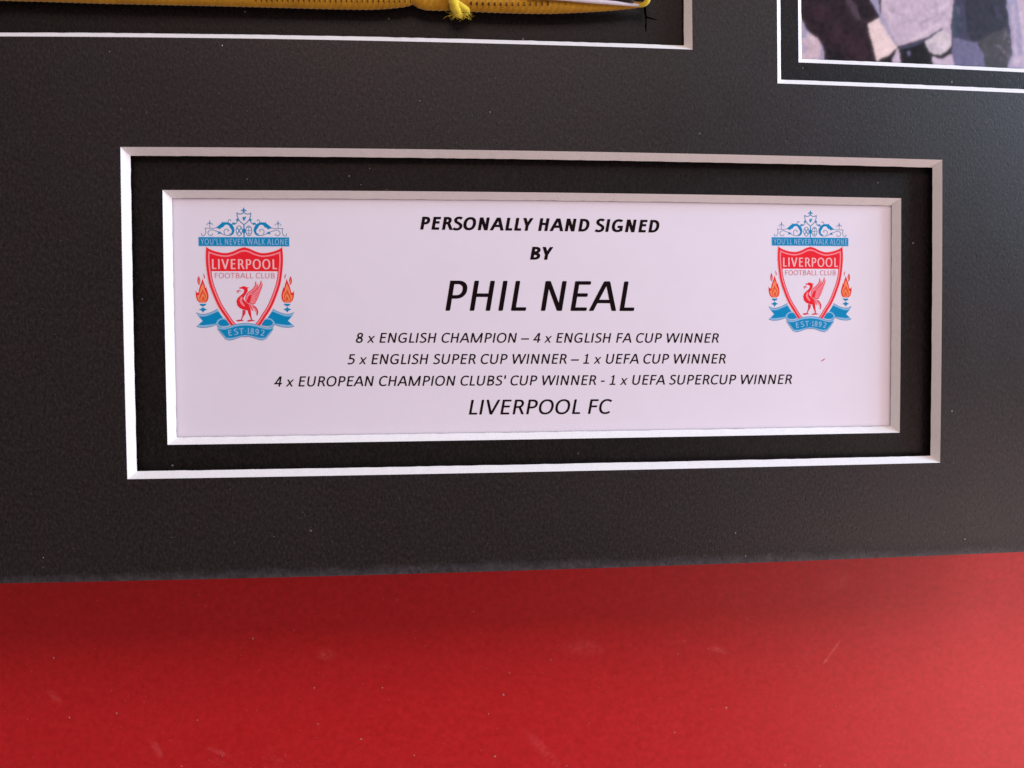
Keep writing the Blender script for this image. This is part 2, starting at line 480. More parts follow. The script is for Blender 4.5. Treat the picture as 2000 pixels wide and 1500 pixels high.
        P.extend(curve([(.17, .55), (.33, .575), (.50, .545), (.615, .45), (.63, .31), (.57, .15), (.42, .065), (.26, .05), (.10, .09)], s, t)); adv = .802
    elif ch == '8':
        P.extend(ring(.40, .745, .275, .27, s, t)); P.extend(ring(.40, .265, .32, .28, s, t)); adv = .802
    elif ch == '9':
        P.extend(ring(.39, .68, .30, .335, s, t))
        P.extend(curve([(.62, .70), (.62, .50), (.56, .25), (.42, .09), (.27, .05), (.13, .07)], s, t)); adv = .802
    elif ch == '\u2013': h(.0, .788, .32); adv = .788
    elif ch == '-': h(.06, .43, .32); adv = .484
    elif ch == "'": d(.115, .66, .10, 1.03, e); adv = .349
    elif ch == '\u00b7': P.append([(.12, .42), (.27, .42), (.27, .57), (.12, .57)]); adv = .39
    elif ch == ' ': adv = .358
    if not P: return [], [], adv
    tv, tf, _ = tri_union([(p, 0) for p in P])
    return tv, tf, adv
GC = {}
def G(ch, s, t):
    k = (ch, round(s, 3), round(t, 3))
    if k not in GC: GC[k] = glyph(ch, s, t)
    return GC[k]
def lay_text(txt, s, t, track=0.0):
    """natural layout, unit cap height"""
    V_ = []; F_ = []; x = 0.0
    for ch in txt:
        tv, tf, adv = G(ch, s, t); b2 = len(V_)
        V_ += [(x + a, y) for a, y in tv]; F_ += [tuple(b2 + i for i in f_) for f_ in tf]
        x += adv + track
    return V_, F_
def text_line(txt, xl, yl, xr, yr, cap, s, t, mat, parent, z, slant=.175, name='lettering', track=0.0, wob=0.0):
    V_, F_ = lay_text(txt, s, t, track)
    V_ = [(x * cap + slant * y * cap, y * cap) for x, y in V_]
    a = min(p[0] for p in V_ if p[1] < cap * .3); b2 = max(p[0] for p in V_)
    k = (xr - xl) / (b2 - a); sl = (yr - yl) / (xr - xl)
    out = []
    for x, y in V_:
        X = xl + (x - a) * k
        Y = yl + sl * (X - xl) + y
        out.append((kx(X, KC), ky(Y, KC), z))
    return mesh_obj(name, out, F_, mat, parent)
ZT = ZC + .03
RG, RT = .150, .130
text_line('PERSONALLY HAND SIGNED', -27.7, 17.75, 24.15, 17.45, 2.74, .232, .185, I_BLACK, card, ZT)['label'] = 'bold italic heading reading PERSONALLY HAND SIGNED'
text_line('BY', -4.3, 11.45, .75, 11.4, 2.76, .232, .185, I_BLACK, card, ZT)['label'] = 'bold italic word BY under the heading'
text_line('PHIL NEAL', -22.51, .52, 18.5, .38, 6.42, .156, .118, I_BLACK, card, ZT)['label'] = 'large italic name in the middle of the card'
text_line('8 x ENGLISH CHAMPION \u2013 4 x ENGLISH FA CUP WINNER', -41.5, -6.18, 37.5, -6.63, 2.08, RG, RT, I_BLACK, card, ZT)['label'] = 'first line of honours, in small italic capitals'
text_line('5 x ENGLISH SUPER CUP WINNER \u2013 1 x UEFA CUP WINNER', -43.34, -10.72, 39.1, -11.23, 2.13, RG, RT, I_BLACK, card, ZT)['label'] = 'second line of honours, in small italic capitals'
text_line("4 x EUROPEAN CHAMPION CLUBS' CUP WINNER - 1 x UEFA SUPERCUP WINNER", -58.68, -15.29, 54.4, -15.92, 2.13, RG, RT, I_BLACK, card, ZT)['label'] = 'third and widest line of honours'
text_line('LIVERPOOL FC', -17.73, -21.75, 13.55, -22.0, 3.18, .150, .124, I_BLACK, card, ZT)['label'] = 'last line, reading LIVERPOOL FC'
fx, fy = kx(61.84, KC), ky(-10.48, KC)
mesh_obj('red_ink_spot', [(fx - .75, fy - .5, ZT), (fx - .1, fy - .32, ZT), (fx + .5, fy + .28, ZT), (fx - .05, fy + .12, ZT)], [(0, 1, 2, 3)],
         ink('red_spot', (.80, .22, .30)), card)

# ------------------------------------------------------------------ the crest, drawn on a 1200 unit grid
AX = 603.0
def mir(pts): return [(2 * AX - x, y) for x, y in pts][::-1]
def stroke(pts, w, n=5, taper=None): return curve(pts, w, w, n, taper)
def both(items):
    return items + [(mir(p), c) for p, c in items]
def gs(u, v): return (103.4 + .3103 * u, 51.7 + .3103 * v)
def rs_(u, v): return (51.7 + .5689 * u, 1034.2 + .5689 * v)
def fl(u, v): return (77.6 + .3966 * u, 723.9 + .3966 * v)
def bd(u, v): return (491.2 + .362 * u, 775.7 + .362 * v)
def mp(fn, L): return [fn(*p) for p in L]
def sm(pts, n=4):
    """closed smooth outline through points"""
    P = [Vector(p) for p in pts]; m_ = len(P); out = []
    for i in range(m_):
        p0, p1, p2, p3 = P[i - 1], P[i], P[(i + 1) % m_], P[(i + 2) % m_]
        for k in range(n):
            u = k / n
            out.append(tuple(.5 * ((2 * p1) + (p2 - p0) * u + (2 * p0 - 5 * p1 + 4 * p2 - p3) * u * u + (3 * p1 - p0 - 3 * p2 + p3) * u ** 3)))
    return out

def art_gate():
    A = []
    def st(L, w, c='g', n=5): A.extend((p, c) for p in stroke(mp(gs, L), w * .3103, n))
    st([(1375, 262), (1440, 300), (1520, 303), (1607, 258)], 34); st([(1382, 262), (1402, 400), (1470, 530), (1607, 652)], 34)
    A.append((mp(gs, [(1345, 490), (1375, 470), (1390, 440), (1410, 470), (1450, 500), (1420, 540), (1390, 545), (1370, 525)]), 'd'))
    st([(1395, 530), (1370, 590), (1310, 640)], 30)
    A.append((mp(gs, [(700, 765), (740, 720), (830, 640), (900, 590), (885, 555), (930, 575), (1060, 570), (1130, 590), (1230, 650), (1290, 760),
                      (1300, 860), (1255, 960), (1180, 1008), (1080, 1012), (1080, 985), (1150, 975), (1200, 920), (1215, 850), (1195, 800),
                      (1150, 745), (1130, 690), (1070, 650), (1010, 655), (960, 690), (930, 740), (880, 745), (830, 800), (760, 775)]), 'b'))
    st([(1095, 590), (1105, 520), (1150, 488), (1185, 530)], 26)
    A.append((mp(gs, [(1200, 640), (1250, 575), (1345, 600), (1300, 660)]), 'd'))
    st([(1150, 998), (1060, 1000), (960, 980), (860, 930), (760, 885), (660, 848), (560, 822), (480, 845), (435, 910), (455, 975), (520, 1005), (580, 985), (590, 940)], 24)
    A.append((mp(gs, [(745, 885), (790, 870), (850, 895), (885, 950), (800, 950), (730, 960), (770, 925)]), 'd'))
    st([(990, 965), (955, 890), (980, 820), (1040, 795), (1100, 820), (1100, 855), (1070, 855)], 24)
    st([(740, 735), (650, 765), (560, 775), (330, 765)], 22); st([(345, 770), (365, 860), (345, 960), (290, 1010), (235, 995), (228, 930)], 24)
    st([(497, 515), (497, 765)], 22, 'g', 2); st([(405, 680), (420, 625), (497, 612)], 20); st([(497, 612), (575, 625), (592, 680)], 20)
    A.append((mp(gs, [(497, 510), (520, 580), (520, 640), (475, 640), (475, 580)]), 'd'))
    st([(1180, 1010), (1140, 960), (1200, 930)], 20)
    L = both(A)
    C = []
    def sc(Lp, w, c='g', n=5): C.extend((p, c) for p in stroke(mp(gs, Lp), w * .3103, n))
    C.append((mp(gs, [(1608, 75), (1635, 150), (1705, 190), (1680, 220), (1635, 200), (1635, 262), (1580, 262), (1580, 200), (1535, 220), (1510, 190), (1580, 150)]), 'd'))
    C.append((mp(gs, [(1560, 450), (1590, 385), (1625, 405), (1690, 372), (1660, 460), (1620, 530), (1585, 505)]), 'd'))
    C.append((mp(gs, [(1588, 640), (1628, 640), (1628, 1070), (1588, 1070)]), 'b'))
    C.append((mp(gs, [(1608, 760), (1660, 800), (1665, 890), (1608, 960), (1555, 890), (1558, 800)]), 'b'))
    for cx in (1450, 1766):
        pts = [(cx + 98 * math.cos(a * math.pi / 9), 848 + 160 * math.sin(a * math.pi / 9)) for a in range(19)]
        sc(pts, 26, 'g', 3)
    sc([(1385, 745), (1450, 850), (1515, 950)], 30, 'd', 2); sc([(1515, 745), (1450, 850), (1385, 950)], 30, 'd', 2)
    sc([(1700, 750), (1766, 735), (1830, 750)], 18, 'g', 2); sc([(1680, 850), (1766, 835), (1850, 850)], 20, 'g', 2)
    sc([(1700, 940), (1766, 925), (1830, 940)], 20, 'g', 2); sc([(1766, 700), (1766, 1000)], 20, 'g', 2)
    return L + C
def art_shield():
    left = [(AX, 482), (550, 497), (490, 524), (420, 541), (340, 532), (262, 507), (219, 480),
            (213, 600), (222, 720), (243, 850), (288, 980), (340, 1095), (402, 1190), (450, 1262), (520, 1335), (AX, 1390)]
    def inset(L, dist):
        out = []
        for k in range(len(L)):
            if k == 0: out.append((AX, L[0][1] + dist * 1.15)); continue
            if k == len(L) - 1: out.append((AX, L[k][1] - dist)); continue
            a, b2, c_ = Vector(L[k - 1]), Vector(L[k]), Vector(L[k + 1])
            n1 = (b2 - a).normalized(); n2 = (c_ - b2).normalized()
            m1 = Vector((-n1.y, n1.x)); m2 = Vector((-n2.y, n2.x))
            mm_ = (m1 + m2); mm_ = mm_ / max(.35, mm_.length_squared / 2)
            q = b2 - mm_ * dist
            out.append((q.x, q.y))
        return out
    def closed(L): return L + mir(L[1:-1])
    def dense(L):
        # smooth the two sides only (keep the spikes)
        side = L[6:]; top = L[:7]
        def cr(P):
            P = [Vector(p) for p in P]; P = [2 * P[0] - P[1]] + P + [2 * P[-1] - P[-2]]; o = []
            for i in range(1, len(P) - 2):
                for k in range(4):
                    u = k / 4
                    q = .5 * ((2 * P[i]) + (P[i + 1] - P[i - 1]) * u + (2 * P[i - 1] - 5 * P[i] + 4 * P[i + 1] - P[i + 2]) * u * u + (3 * P[i] - P[i - 1] - 3 * P[i + 1] + P[i + 2]) * u ** 3)
                    o.append((q.x, q.y))
            o.append(tuple(P[-2])); return o
        return cr(top)[:-1] + cr(side)
    if_ = lambda d_: closed(dense(inset(left, d_)))
    A = [(if_(-5), 'pp'), (if_(0), 'r'), (if_(22), 'p'), (if_(37), 'dr')]
    inn = inset(left, 45)
    lowl = [p for p in dense(inn) if p[1] > 726]
    lowl = [(lowl[0][0] - .6, 724)] + lowl
    low = [(AX, 724)] + lowl
    A.append((low + mir(low[1:-1]), 'w'))
    top = [p for p in dense(inset(left, 37)) if p[1] < 716]
    top = top + [(top[-1][0] + .8, 722), (AX, 722)]
    A.append((top + mir(top[1:-1]), 'r'))
    return A
def art_ribbon_tail():
    A = [(mp(rs_, [(100, 185), (160, 215), (260, 220), (370, 185), (475, 128), (560, 270), (470, 340), (440, 400), (330, 445), (200, 460), (100, 425),
                   (130, 400), (205, 335), (190, 315), (125, 240)]), 'l')]
    A.append((mp(rs_, [(135, 245), (180, 258), (270, 252), (380, 210), (490, 165), (580, 290), (470, 335), (438, 385), (300, 402), (220, 412), (135, 403), (212, 335), (200, 320)]), 'b'))
    for L in ([(98, 185), (160, 210), (250, 214), (370, 180), (478, 125)], [(98, 430), (190, 452), (330, 440), (450, 400)]):
        A.extend((p, 'g') for p in stroke(mp(rs_, L), 7))
    A.append((sm(mp(rs_, [(452, 390), (470, 330), (540, 288), (620, 300), (680, 400), (600, 440), (500, 435)])), 'l'))
    A.append((sm(mp(rs_, [(482, 380), (498, 338), (560, 308), (640, 330), (690, 400), (620, 425), (520, 418)])), 'b'))
    return both(A)
def art_ribbon_front():
    top = [(452, 385), (465, 415), (500, 440), (560, 456), (620, 450), (680, 430), (760, 405), (850, 385), (970, 374)]
    bot = [(970, 614), (880, 622), (790, 650), (720, 672), (650, 678), (600, 640), (540, 565), (480, 485)]
    A = both([(mp(rs_, top + bot), 'l')])
    t2 = [(484, 470), (540, 487), (600, 488), (690, 466), (770, 440), (860, 424), (970, 416)]
    b2 = [(970, 588), (880, 598), (790, 622), (700, 640), (625, 634), (550, 550)]
    A += both([(mp(rs_, t2 + b2), 'b')])
    S2 = []
    for L, c_ in (([(455, 392), (480, 430), (560, 459), (620, 453), (680, 433), (760, 408), (850, 388), (970, 377)], 'g'),
                  ([(970, 612), (880, 621), (790, 649), (720, 671), (655, 676)], 'g')):
        S2.extend((p, c_) for p in stroke(mp(rs_, L), 6.5))
    S2.append((mp(rs_, [(480, 475), (545, 567), (604, 640), (650, 676), (610, 660), (540, 578), (470, 480)]), 'g'))
    return A + both(S2)
def art_flame():
    A = [(mp(fl, [(250, 190), (275, 270), (300, 340), (318, 420), (335, 425), (348, 380), (350, 450), (375, 520), (395, 610), (392, 690), (365, 755), (318, 795),
                  (165, 795), (105, 740), (75, 640), (66, 495), (98, 545), (140, 542), (160, 450), (190, 350), (225, 270)]), 'r')]
    A.append((mp(fl, [(152, 115), (182, 190), (196, 225), (168, 350), (140, 330), (118, 270), (126, 180)]), 'dr'))
    A.append((mp(fl, [(160, 190), (176, 240), (160, 320), (138, 280)]), 'o'))
    A.append((mp(fl, [(265, 50), (305, 110), (308, 170), (290, 195), (283, 130)]), 'dr'))
    A.append((mp(fl, [(252, 300), (285, 400), (300, 480), (340, 550), (362, 620), (350, 720), (310, 782), (175, 782), (125, 720), (105, 630), (118, 600), (150, 610), (168, 520), (205, 410)]), 'o'))
    A.append((mp(fl, [(242, 450), (270, 520), (320, 590), (335, 660), (330, 740), (320, 782), (172, 782), (158, 680), (180, 600), (215, 530)]), 'dr2'))
    A.append((mp(fl, [(258, 555), (300, 630), (322, 700), (300, 785), (190, 785), (182, 700), (215, 620)]), 'o'))
    A.append((mp(fl, [(258, 625), (292, 690), (295, 750), (270, 785), (225, 785), (212, 730), (228, 680)]), 'dr2'))
    A.append((mp(fl, [(255, 700), (272, 790), (235, 790)]), 'o'))
    return A
def art_torch():
    A = [(mp(fl, [(165, 826), (335, 826), (318, 862), (280, 880), (250, 896), (215, 880), (180, 862)]), 'b'),
         (mp(fl, [(247, 905), (275, 940), (350, 970), (285, 1000), (247, 1050), (212, 1000), (145, 970), (220, 940)]), 'b')]
    return A
def art_bird():
    A = [(mp(bd, [(310, 660), (330, 560), (370, 480), (480, 395), (590, 270), (600, 140), (632, 150), (640, 220), (688, 205), (665, 300), (715, 250),
                  (765, 100), (800, 190), (812, 215), (790, 320), (740, 440), (690, 570), (640, 680), (575, 775), (450, 760), (380, 730)]), 'p')]
    def st(L, w, c='dr', n=4): A.extend((p, c) for p in stroke(mp(bd, L), w * .362, n))
    st([(318, 640), (345, 530), (400, 450), (500, 375), (590, 270), (612, 150)], 20)
    st([(440, 480), (560, 400), (650, 300), (665, 230)], 13); st([(500, 490), (640, 370), (720, 250), (768, 120)], 20)
    st([(560, 520), (680, 430), (770, 300), (800, 215)], 14); st([(570, 580), (670, 500), (740, 430)], 13); st([(560, 640), (640, 590), (700, 530)], 13)
    st([(540, 700), (600, 670), (650, 620)], 13); st([(430, 735), (520, 775), (600, 730)], 22)
    st([(470, 540), (540, 520)], 10); st([(460, 600), (540, 590)], 10); st([(450, 660), (530, 655)], 10)
    A.append((mp(bd, [(330, 700), (370, 630), (400, 560), (440, 520), (500, 505), (480, 590), (455, 690), (430, 750), (380, 740)]), 'r'))
    A.append((mp(bd, [(350, 730), (470, 780), (570, 830), (650, 930), (668, 1010), (630, 1095), (612, 1010), (560, 930), (500, 880), (545, 980), (500, 960), (455, 900), (400, 830)]), 'p'))
    st([(530, 815), (610, 880), (650, 960), (650, 1020), (632, 1085)], 38); st([(420, 800), (480, 870), (520, 950)], 16); st([(390, 760), (470, 810)], 12)
    A.append((mp(bd, [(145, 312), (175, 300), (215, 300), (250, 270), (290, 275), (330, 286), (380, 305), (445, 312), (380, 332), (392, 400), (352, 470), (300, 540),
                      (262, 620), (290, 670), (340, 720), (400, 780), (430, 840), (458, 910), (470, 1010), (480, 1110), (500, 1212), (468, 1212),
                      (432, 1120), (398, 1050), (372, 950), (290, 935), (170, 892), (95, 820), (64, 700), (100, 605), (195, 520), (270, 455), (290, 378), (235, 345), (160, 342)]), 'r'))
    A.append((sm(mp(bd, [(215, 560), (240, 600), (225, 690), (300, 815), (270, 835), (190, 760), (155, 670), (180, 590)])), 'p'))
    A.append((mp(bd, [(232, 925), (322, 955), (312, 1040), (255, 1120), (208, 1212), (178, 1212), (225, 1090)]), 'dr'))
    A.append((mp(bd, [(38, 1228), (120, 1206), (210, 1205), (275, 1236), (200, 1250), (90, 1262)]), 'dr'))
    A.append((mp(bd, [(345, 1238), (430, 1208), (500, 1206), (595, 1246), (500, 1248), (380, 1266)]), 'dr'))
    A.append((mp(bd, [(78, 400), (120, 375), (165, 372), (212, 435), (150, 412), (118, 470), (92, 462)]), 'ro'))
    return A
INK = {'b': I_BLUE, 'l': I_LBLUE, 'g': I_GBLUE, 'd': I_DBLUE, 'r': I_RED, 'dr': I_DRED, 'dr2': ink('flame_red_ink', (.78, .09, .04)), 'p': I_PINK,
       'pp': I_PALEPINK, 'ro': I_ROSE, 'o': I_ORANGE, 'w': I_PAPER}
KEYS = list(INK)
ART = {}
def crest(cx, cy, sx, sy, rot, soft):
    root = bpy.data.objects.new('crest', None); COL.objects.link(root); root.parent = card
    def place(x, y):
        X = (x - 601) * sx; Y = -(y - 381.5) * sy
        return kx(cx + X, KC), ky(cy + Y + X * rot, KC)
    def part(name, key, fn, layer, mirror=False):
        if (key) not in ART: ART[key] = tri_union(fn(), .02)
        tv, tf, tt = ART[key]
        used = sorted(set(tt), key=KEYS.index)
        if mirror: tv = [(2 * AX - a, b2) for a, b2 in tv]; tf = [f_ for f_ in tf]
        else: tf = [f_[::-1] for f_ in tf]
        return mesh_obj(name, [(*place(a, b2), ZC + .012 + layer * .008) for a, b2 in tv], tf, [INK[k] for k in used], root, [used.index(k) for k in tt])
    part('gate_scrollwork', 'gate', art_gate, 0)
    part('motto_band', 'band', lambda: [([(141, 378), (1061, 378), (1061, 472), (141, 472)], 'l'), ([(145, 382), (1057, 382), (1057, 468), (145, 468)], 'b')], 1)
    part('ribbon_tail', 'tail', art_ribbon_tail, 1)
    part('shield', 'shield', art_shield, 2)
    part('ribbon', 'front', art_ribbon_front, 3)
    part('flame', 'flame', art_flame, 1); part('flame', 'flame', art_flame, 1, True)
    part('torch', 'torch', art_torch, 2); part('torch', 'torch', art_torch, 2, True)
    part('bird', 'bird', art_bird, 4)
    def words(txt, xl, xr, yb, cap, s, t, mat, track=0.0):
        V_, F_ = lay_text(txt, s, t, track)
        a = min(p[0] for p in V_); b2 = max(p[0] for p in V_)
        return mesh_obj('lettering', [(*place(xl + (x - a) / (b2 - a) * (xr - xl), yb - y * cap), ZC + .012 + .05) for x, y in V_], F_, mat, root)
    words("YOU'LL NEVER WALK ALONE", 163, 1043, 456, 60, .17, .14, I_LBLUE, .03)
    words('LIVERPOOL', 274, 932, 702, 100, .19, .12, I_PALEPINK, .04)
    words('FOOTBALL CLUB', 303, 908, 794, 54, .12, .10, I_ROSE, .05)
    V_ = []; F_ = []
    for ch, x in zip('EST\u00b71892', (448, 507, 562, 600, 631, 668, 715, 770)):
        tv, tf, adv = G(ch, .19, .15); b2 = len(V_); cw = 48 if ch != '\u00b7' else 30
        k = cw / max(.4, adv) if ch not in '1\u00b7' else 50
        d_ = (x - 605) * .0011; yb = 1358 + (x - 605) ** 2 * .0007
        for a, y in tv:
            u = (a - adv / 2) * k; w = y * 60
            V_.append((*place(x + u * math.cos(d_) + w * math.sin(d_), yb + u * math.sin(d_) - w * math.cos(d_)), ZC + .062))
        F_ += [tuple(b2 + i for i in f_) for f_ in tf]
    mesh_obj('lettering', V_, F_, I_LBLUE, root)
    return root
crest(-64.45, 16.02, .02038, .0207, -.004, 0)['label'] = 'red, blue and orange club crest at the left end of the card'
crest(58.62, 16.68, .01956, .0202, .002, 0)['label'] = 'red, blue and orange club crest at the right end of the card'

# ------------------------------------------------------------------ black-and-white photograph (flat print) in the right window
ZP = ZC
photo = thing('mounted_photo', 'black and white photograph of suited figures in the right-hand window', 'photograph')
def pm(L): return [at(1500 + x / 4, y / 4, ZP) for x, y in L]
def tone(name, c, c2, sc=260, gloss=.35):
    m, nt, b = new_mat(name)
    n = noise(nt, sc, 5, .65, stretch=(1.5, .9, 1), rotz=.6)
    nt.links.new(ramp(nt, n, [(.3, c), (.7, c2)]), b.inputs['Base Color'])
    b.inputs['Roughness'].default_value = gloss; b.inputs['Specular IOR Level'].default_value = .35
    return m
T = {'deep': (.026, .026, .045), 'teal': (.045, .060, .10), 'blk': (.007, .005, .007), 'suit': (.020, .009, .016), 'pale': (.56, .45, .52), 'cloth': (.55, .47, .60), 'cuff': (.80, .67, .68),
     'hand': (.62, .58, .64), 'navy': (.045, .047, .095), 'mid': (.15, .15, .27), 'hedge': (.06, .06, .07), 'lav': (.34, .33, .50),
     'lav2': (.075, .05, .075), 'fold': (.36, .31, .42), 'lit': (.70, .62, .72), 'wine': (.034, .014, .023)}
AR = [([(180, -260), (2300, -260), (2300, 760), (180, 760)], 'suit'),
      ([(180, 100), (262, 150), (300, 235), (380, 290), (432, 380), (440, 470), (420, 560), (180, 560)], 'pale'),
      ([(262, 150), (300, 235), (330, 262), (300, 300), (262, 320)], 'lav'),
      ([(400, 330), (432, 380), (440, 470), (400, 465), (415, 400)], 'lav'),
      ([(580, -260), (640, -40), (700, 60), (720, 160), (660, 80), (600, -30), (540, -260)], 'lav2'),
      ([(700, -260), (800, -10), (860, 110), (880, 150), (860, -260)], 'lav'),
      ([(850, -260), (900, 0), (870, 150), (1020, 360), (1240, 290), (1330, 300), (1436, 320), (1432, 170), (1452, 60), (1450, -260)], 'cloth'),
      ([(1010, -20), (1050, -10), (1090, -40), (1060, -80)], 'mid'),
      ([(785, 180), (870, 140), (940, 250), (1020, 368), (990, 400), (855, 482), (845, 460)], 'cuff'),
      ([(880, 480), (985, 395), (1030, 370), (1040, 500), (1040, 600), (880, 600)], 'blk'),
      ([(970, 470), (1010, 385), (1030, 375), (1040, 510), (990, 560)], 'cloth'),
      ([(1030, 370), (1240, 290), (1300, 262), (1400, 420), (1440, 640), (1040, 640)], 'blk'),
      ([(1085, 400), (1110, 395), (1115, 430), (1090, 440)], 'mid'),
      ([(1030, 366), (1130, 340), (1240, 290), (1330, 240), (1368, 212), (1362, 240), (1290, 285), (1240, 310), (1150, 360), (1040, 385)], 'navy'),
      ([(1222, 322), (1260, 300), (1330, 255), (1372, 240), (1415, 262), (1436, 310), (1430, 360), (1400, 400), (1350, 424), (1300, 420), (1262, 400), (1240, 365)], 'hand'),
      ([(1262, 405), (1300, 424), (1350, 428), (1400, 408), (1436, 362), (1440, 320), (1452, 380), (1430, 425), (1380, 455), (1330, 458), (1285, 440)], 'blk'),
      ([(1280, 442), (1350, 462), (1440, 425), (1455, 500), (1460, 640), (1300, 640)], 'cloth'),
      ([(1450, -260), (1850, -260), (1870, 60), (1890, 200), (1900, 640), (1460, 640), (1440, 330), (1433, 170), (1452, 60)], 'navy'),
      ([(1450, 290), (1540, 310), (1640, 330), (1690, 430), (1700, 640), (1465, 640), (1440, 420)], 'mid'),
      ([(1640, 330), (1700, 280), (1760, 240), (1860, 210), (1900, 330), (1915, 430), (1870, 520), (1850, 640), (1700, 640), (1690, 430)], 'hedge'),
      ([(1540, -60), (1600, -200), (1840, -160), (1868, 60), (1884, 200), (1800, 235), (1700, 290), (1640, 325), (1575, 300), (1550, 200)], 'deep'),
      ([(1450, 30), (1500, 40), (1520, 160), (1500, 270), (1450, 290), (1436, 180)], 'teal'),
      ([(1850, -260), (2300, -260), (2300, 760), (1850, 640), (1880, 510), (1915, 430), (1890, 200), (1870, 60)], 'lav'),
      ([(1960, -260), (2020, -100), (2040, 200), (2060, 640), (2000, 640), (1985, 260), (1950, 0)], 'cloth'),
      # (the first N_MAIN shapes are the large ones) folds of the pale coat, creases of the dark suit, fingers and leaves
      ([(1130, 330), (1200, 290), (1290, 235), (1350, 190), (1345, 180), (1270, 215), (1180, 262), (1120, 300)], 'lit'),
      ([(1290, 170), (1390, 95), (1400, 110), (1300, 190)], 'fold'), ([(1330, 60), (1420, 10), (1425, 30), (1340, 80)], 'lit'), ([(860, 150), (900, 100), (960, 250), (1010, 350), (985, 340), (930, 250)], 'lav'),
      ([(1330, 330), (1380, 300), (1410, 340), (1370, 380)], 'lit'), ([(1240, 340), (1280, 330), (1300, 390), (1265, 395)], 'fold'),
      ([(1180, 200), (1270, 150), (1390, 100), (1385, 88), (1260, 135), (1175, 182)], 'fold'),
      ([(1010, 200), (1090, 175), (1200, 120), (1195, 110), (1080, 160), (1005, 185)], 'fold'),
      ([(930, 60), (1000, 80), (1060, 120), (1055, 132), (990, 98), (930, 80)], 'fold'),
      ([(900, -40), (930, 40), (960, 120), (950, 130), (915, 50), (885, -30)], 'lit'),
      ([(1310, 10), (1330, 60), (1320, 130), (1308, 120), (1316, 60), (1298, 15)], 'fold'),
      ([(1300, 330), (1330, 370), (1345, 410), (1335, 412), (1318, 375), (1292, 338)], 'fold'),
      ([(1350, 320), (1365, 350), (1370, 400), (1360, 402), (1354, 355), (1342, 325)], 'cloth'),
      ([(610, 20), (640, 10), (670, 60), (700, 140), (685, 150), (650, 80)], 'lav2'),
      ([(480, 230), (560, 150), (580, 220), (620, 300), (540, 330), (470, 280)], 'wine'),
      ([(600, 300), (700, 260), (760, 330), (800, 440), (700, 470), (620, 400)], 'wine'),
      ([(330, 60), (420, 30), (500, 90), (480, 160), (380, 150)], 'wine'),
      ([(460, 380), (560, 400), (600, 460), (500, 480)], 'blk'), ([(700, 0), (760, 60), (800, 150), (750, 140), (700, 70)], 'blk'),
      ([(262, 330), (300, 350), (310, 400), (275, 420), (262, 400)], 'lav'), ([(300, 250), (345, 280), (380, 340), (350, 330), (310, 290)], 'lit'),
      ([(1480, 60), (1500, 50), (1510, 90), (1495, 110)], 'mid'), ([(1740, 30), (1800, 20), (1820, 110), (1760, 130)], 'blk'),
      ([(1520, 330), (1600, 350), (1590, 420), (1500, 400)], 'mid'), ([(1760, 20), (1820, 60), (1830, 150), (1780, 130)], 'navy'),
      ([(1900, 60), (1930, 40), (1940, 200), (1950, 420), (1925, 420), (1915, 200)], 'cloth'), ([(1930, 440), (1990, 420), (1990, 520), (1900, 520)], 'cloth')]
rh = random.Random(9)
for k in range(70):     # leaves of the hedge behind the figures
    hx, hy = rh.uniform(1700, 1905), rh.uniform(250, 620)
    if hx - 1700 < (330 - hy) * .6 or rh.random() < (1905 - hx) / 240: continue
    w_, h_ = rh.uniform(4, 13), rh.uniform(4, 12)
    AR.append(([(hx - w_, hy), (hx, hy - h_), (hx + w_ * .8, hy + 2), (hx, hy + h_ * .7)], rh.choice(['lav', 'blk', 'pale', 'fold', 'blk'])))
import numpy as np
N_MAIN = 24
cell = .2
x0, x1, y0, y1 = kx(54, KC), 136.0, ky(53.5, KC), 101.0
nx_, ny_ = int((x1 - x0) / cell) + 1, int((y1 - y0) / cell) + 1
gx, gy = np.meshgrid(x0 + np.arange(nx_) * cell, y0 + np.arange(ny_) * cell)
rg = np.random.RandomState(4)
def soft(a, n):
    for _ in range(n):
        p = np.pad(a, ((1, 1), (1, 1), (0, 0)), 'edge')
        a = (p[:-2, 1:-1] + p[2:, 1:-1] + p[1:-1, :-2] + p[1:-1, 2:] + 2 * p[1:-1, 1:-1]) / 6
    return a
# the outlines in an old press photograph wander: bend the drawing grid a little
wx = soft(rg.rand(ny_, nx_, 1) - .5, 40)[..., 0] * 4 + soft(rg.rand(ny_, nx_, 1) - .5, 6)[..., 0] * .6
wy = soft(rg.rand(ny_, nx_, 1) - .5, 40)[..., 0] * 4 + soft(rg.rand(ny_, nx_, 1) - .5, 6)[..., 0] * .6
px_, py_ = gx, gy
gx, gy = gx + wx, gy + wy
img = np.zeros((ny_, nx_, 3)); img[:] = T['suit']
detail = np.zeros((ny_, nx_, 4))
for num, (p, key) in enumerate(AR):
    q = pm(sm(p, 3) if len(p) > 5 and key not in ('suit',) and max(abs(v_) for pt in p for v_ in pt) < 1000 else p)
    inside = np.zeros(gx.shape, bool)
    for (ax_, ay_), (bx2, by2) in zip(q, q[1:] + q[:1]):
        c_ = ((ay_ > gy) != (by2 > gy))
        with np.errstate(divide='ignore', invalid='ignore'):
            xi = (bx2 - ax_) * (gy - ay_) / (by2 - ay_ if by2 != ay_ else 1e-9) + ax_
        inside ^= c_ & (gx < xi)
    if num < N_MAIN: img[inside] = T[key]
    else: detail[inside] = (*T[key], 1)
gx, gy = px_, py_
img = soft(img, 1)
da = soft(np.concatenate([detail[..., :3] * detail[..., 3:], detail[..., 3:]], 2), 5)
img = img * (1 - .8 * da[..., 3:]) + .8 * da[..., :3]
img = .72 * soft(img, 1) + .28 * soft(img, 14)
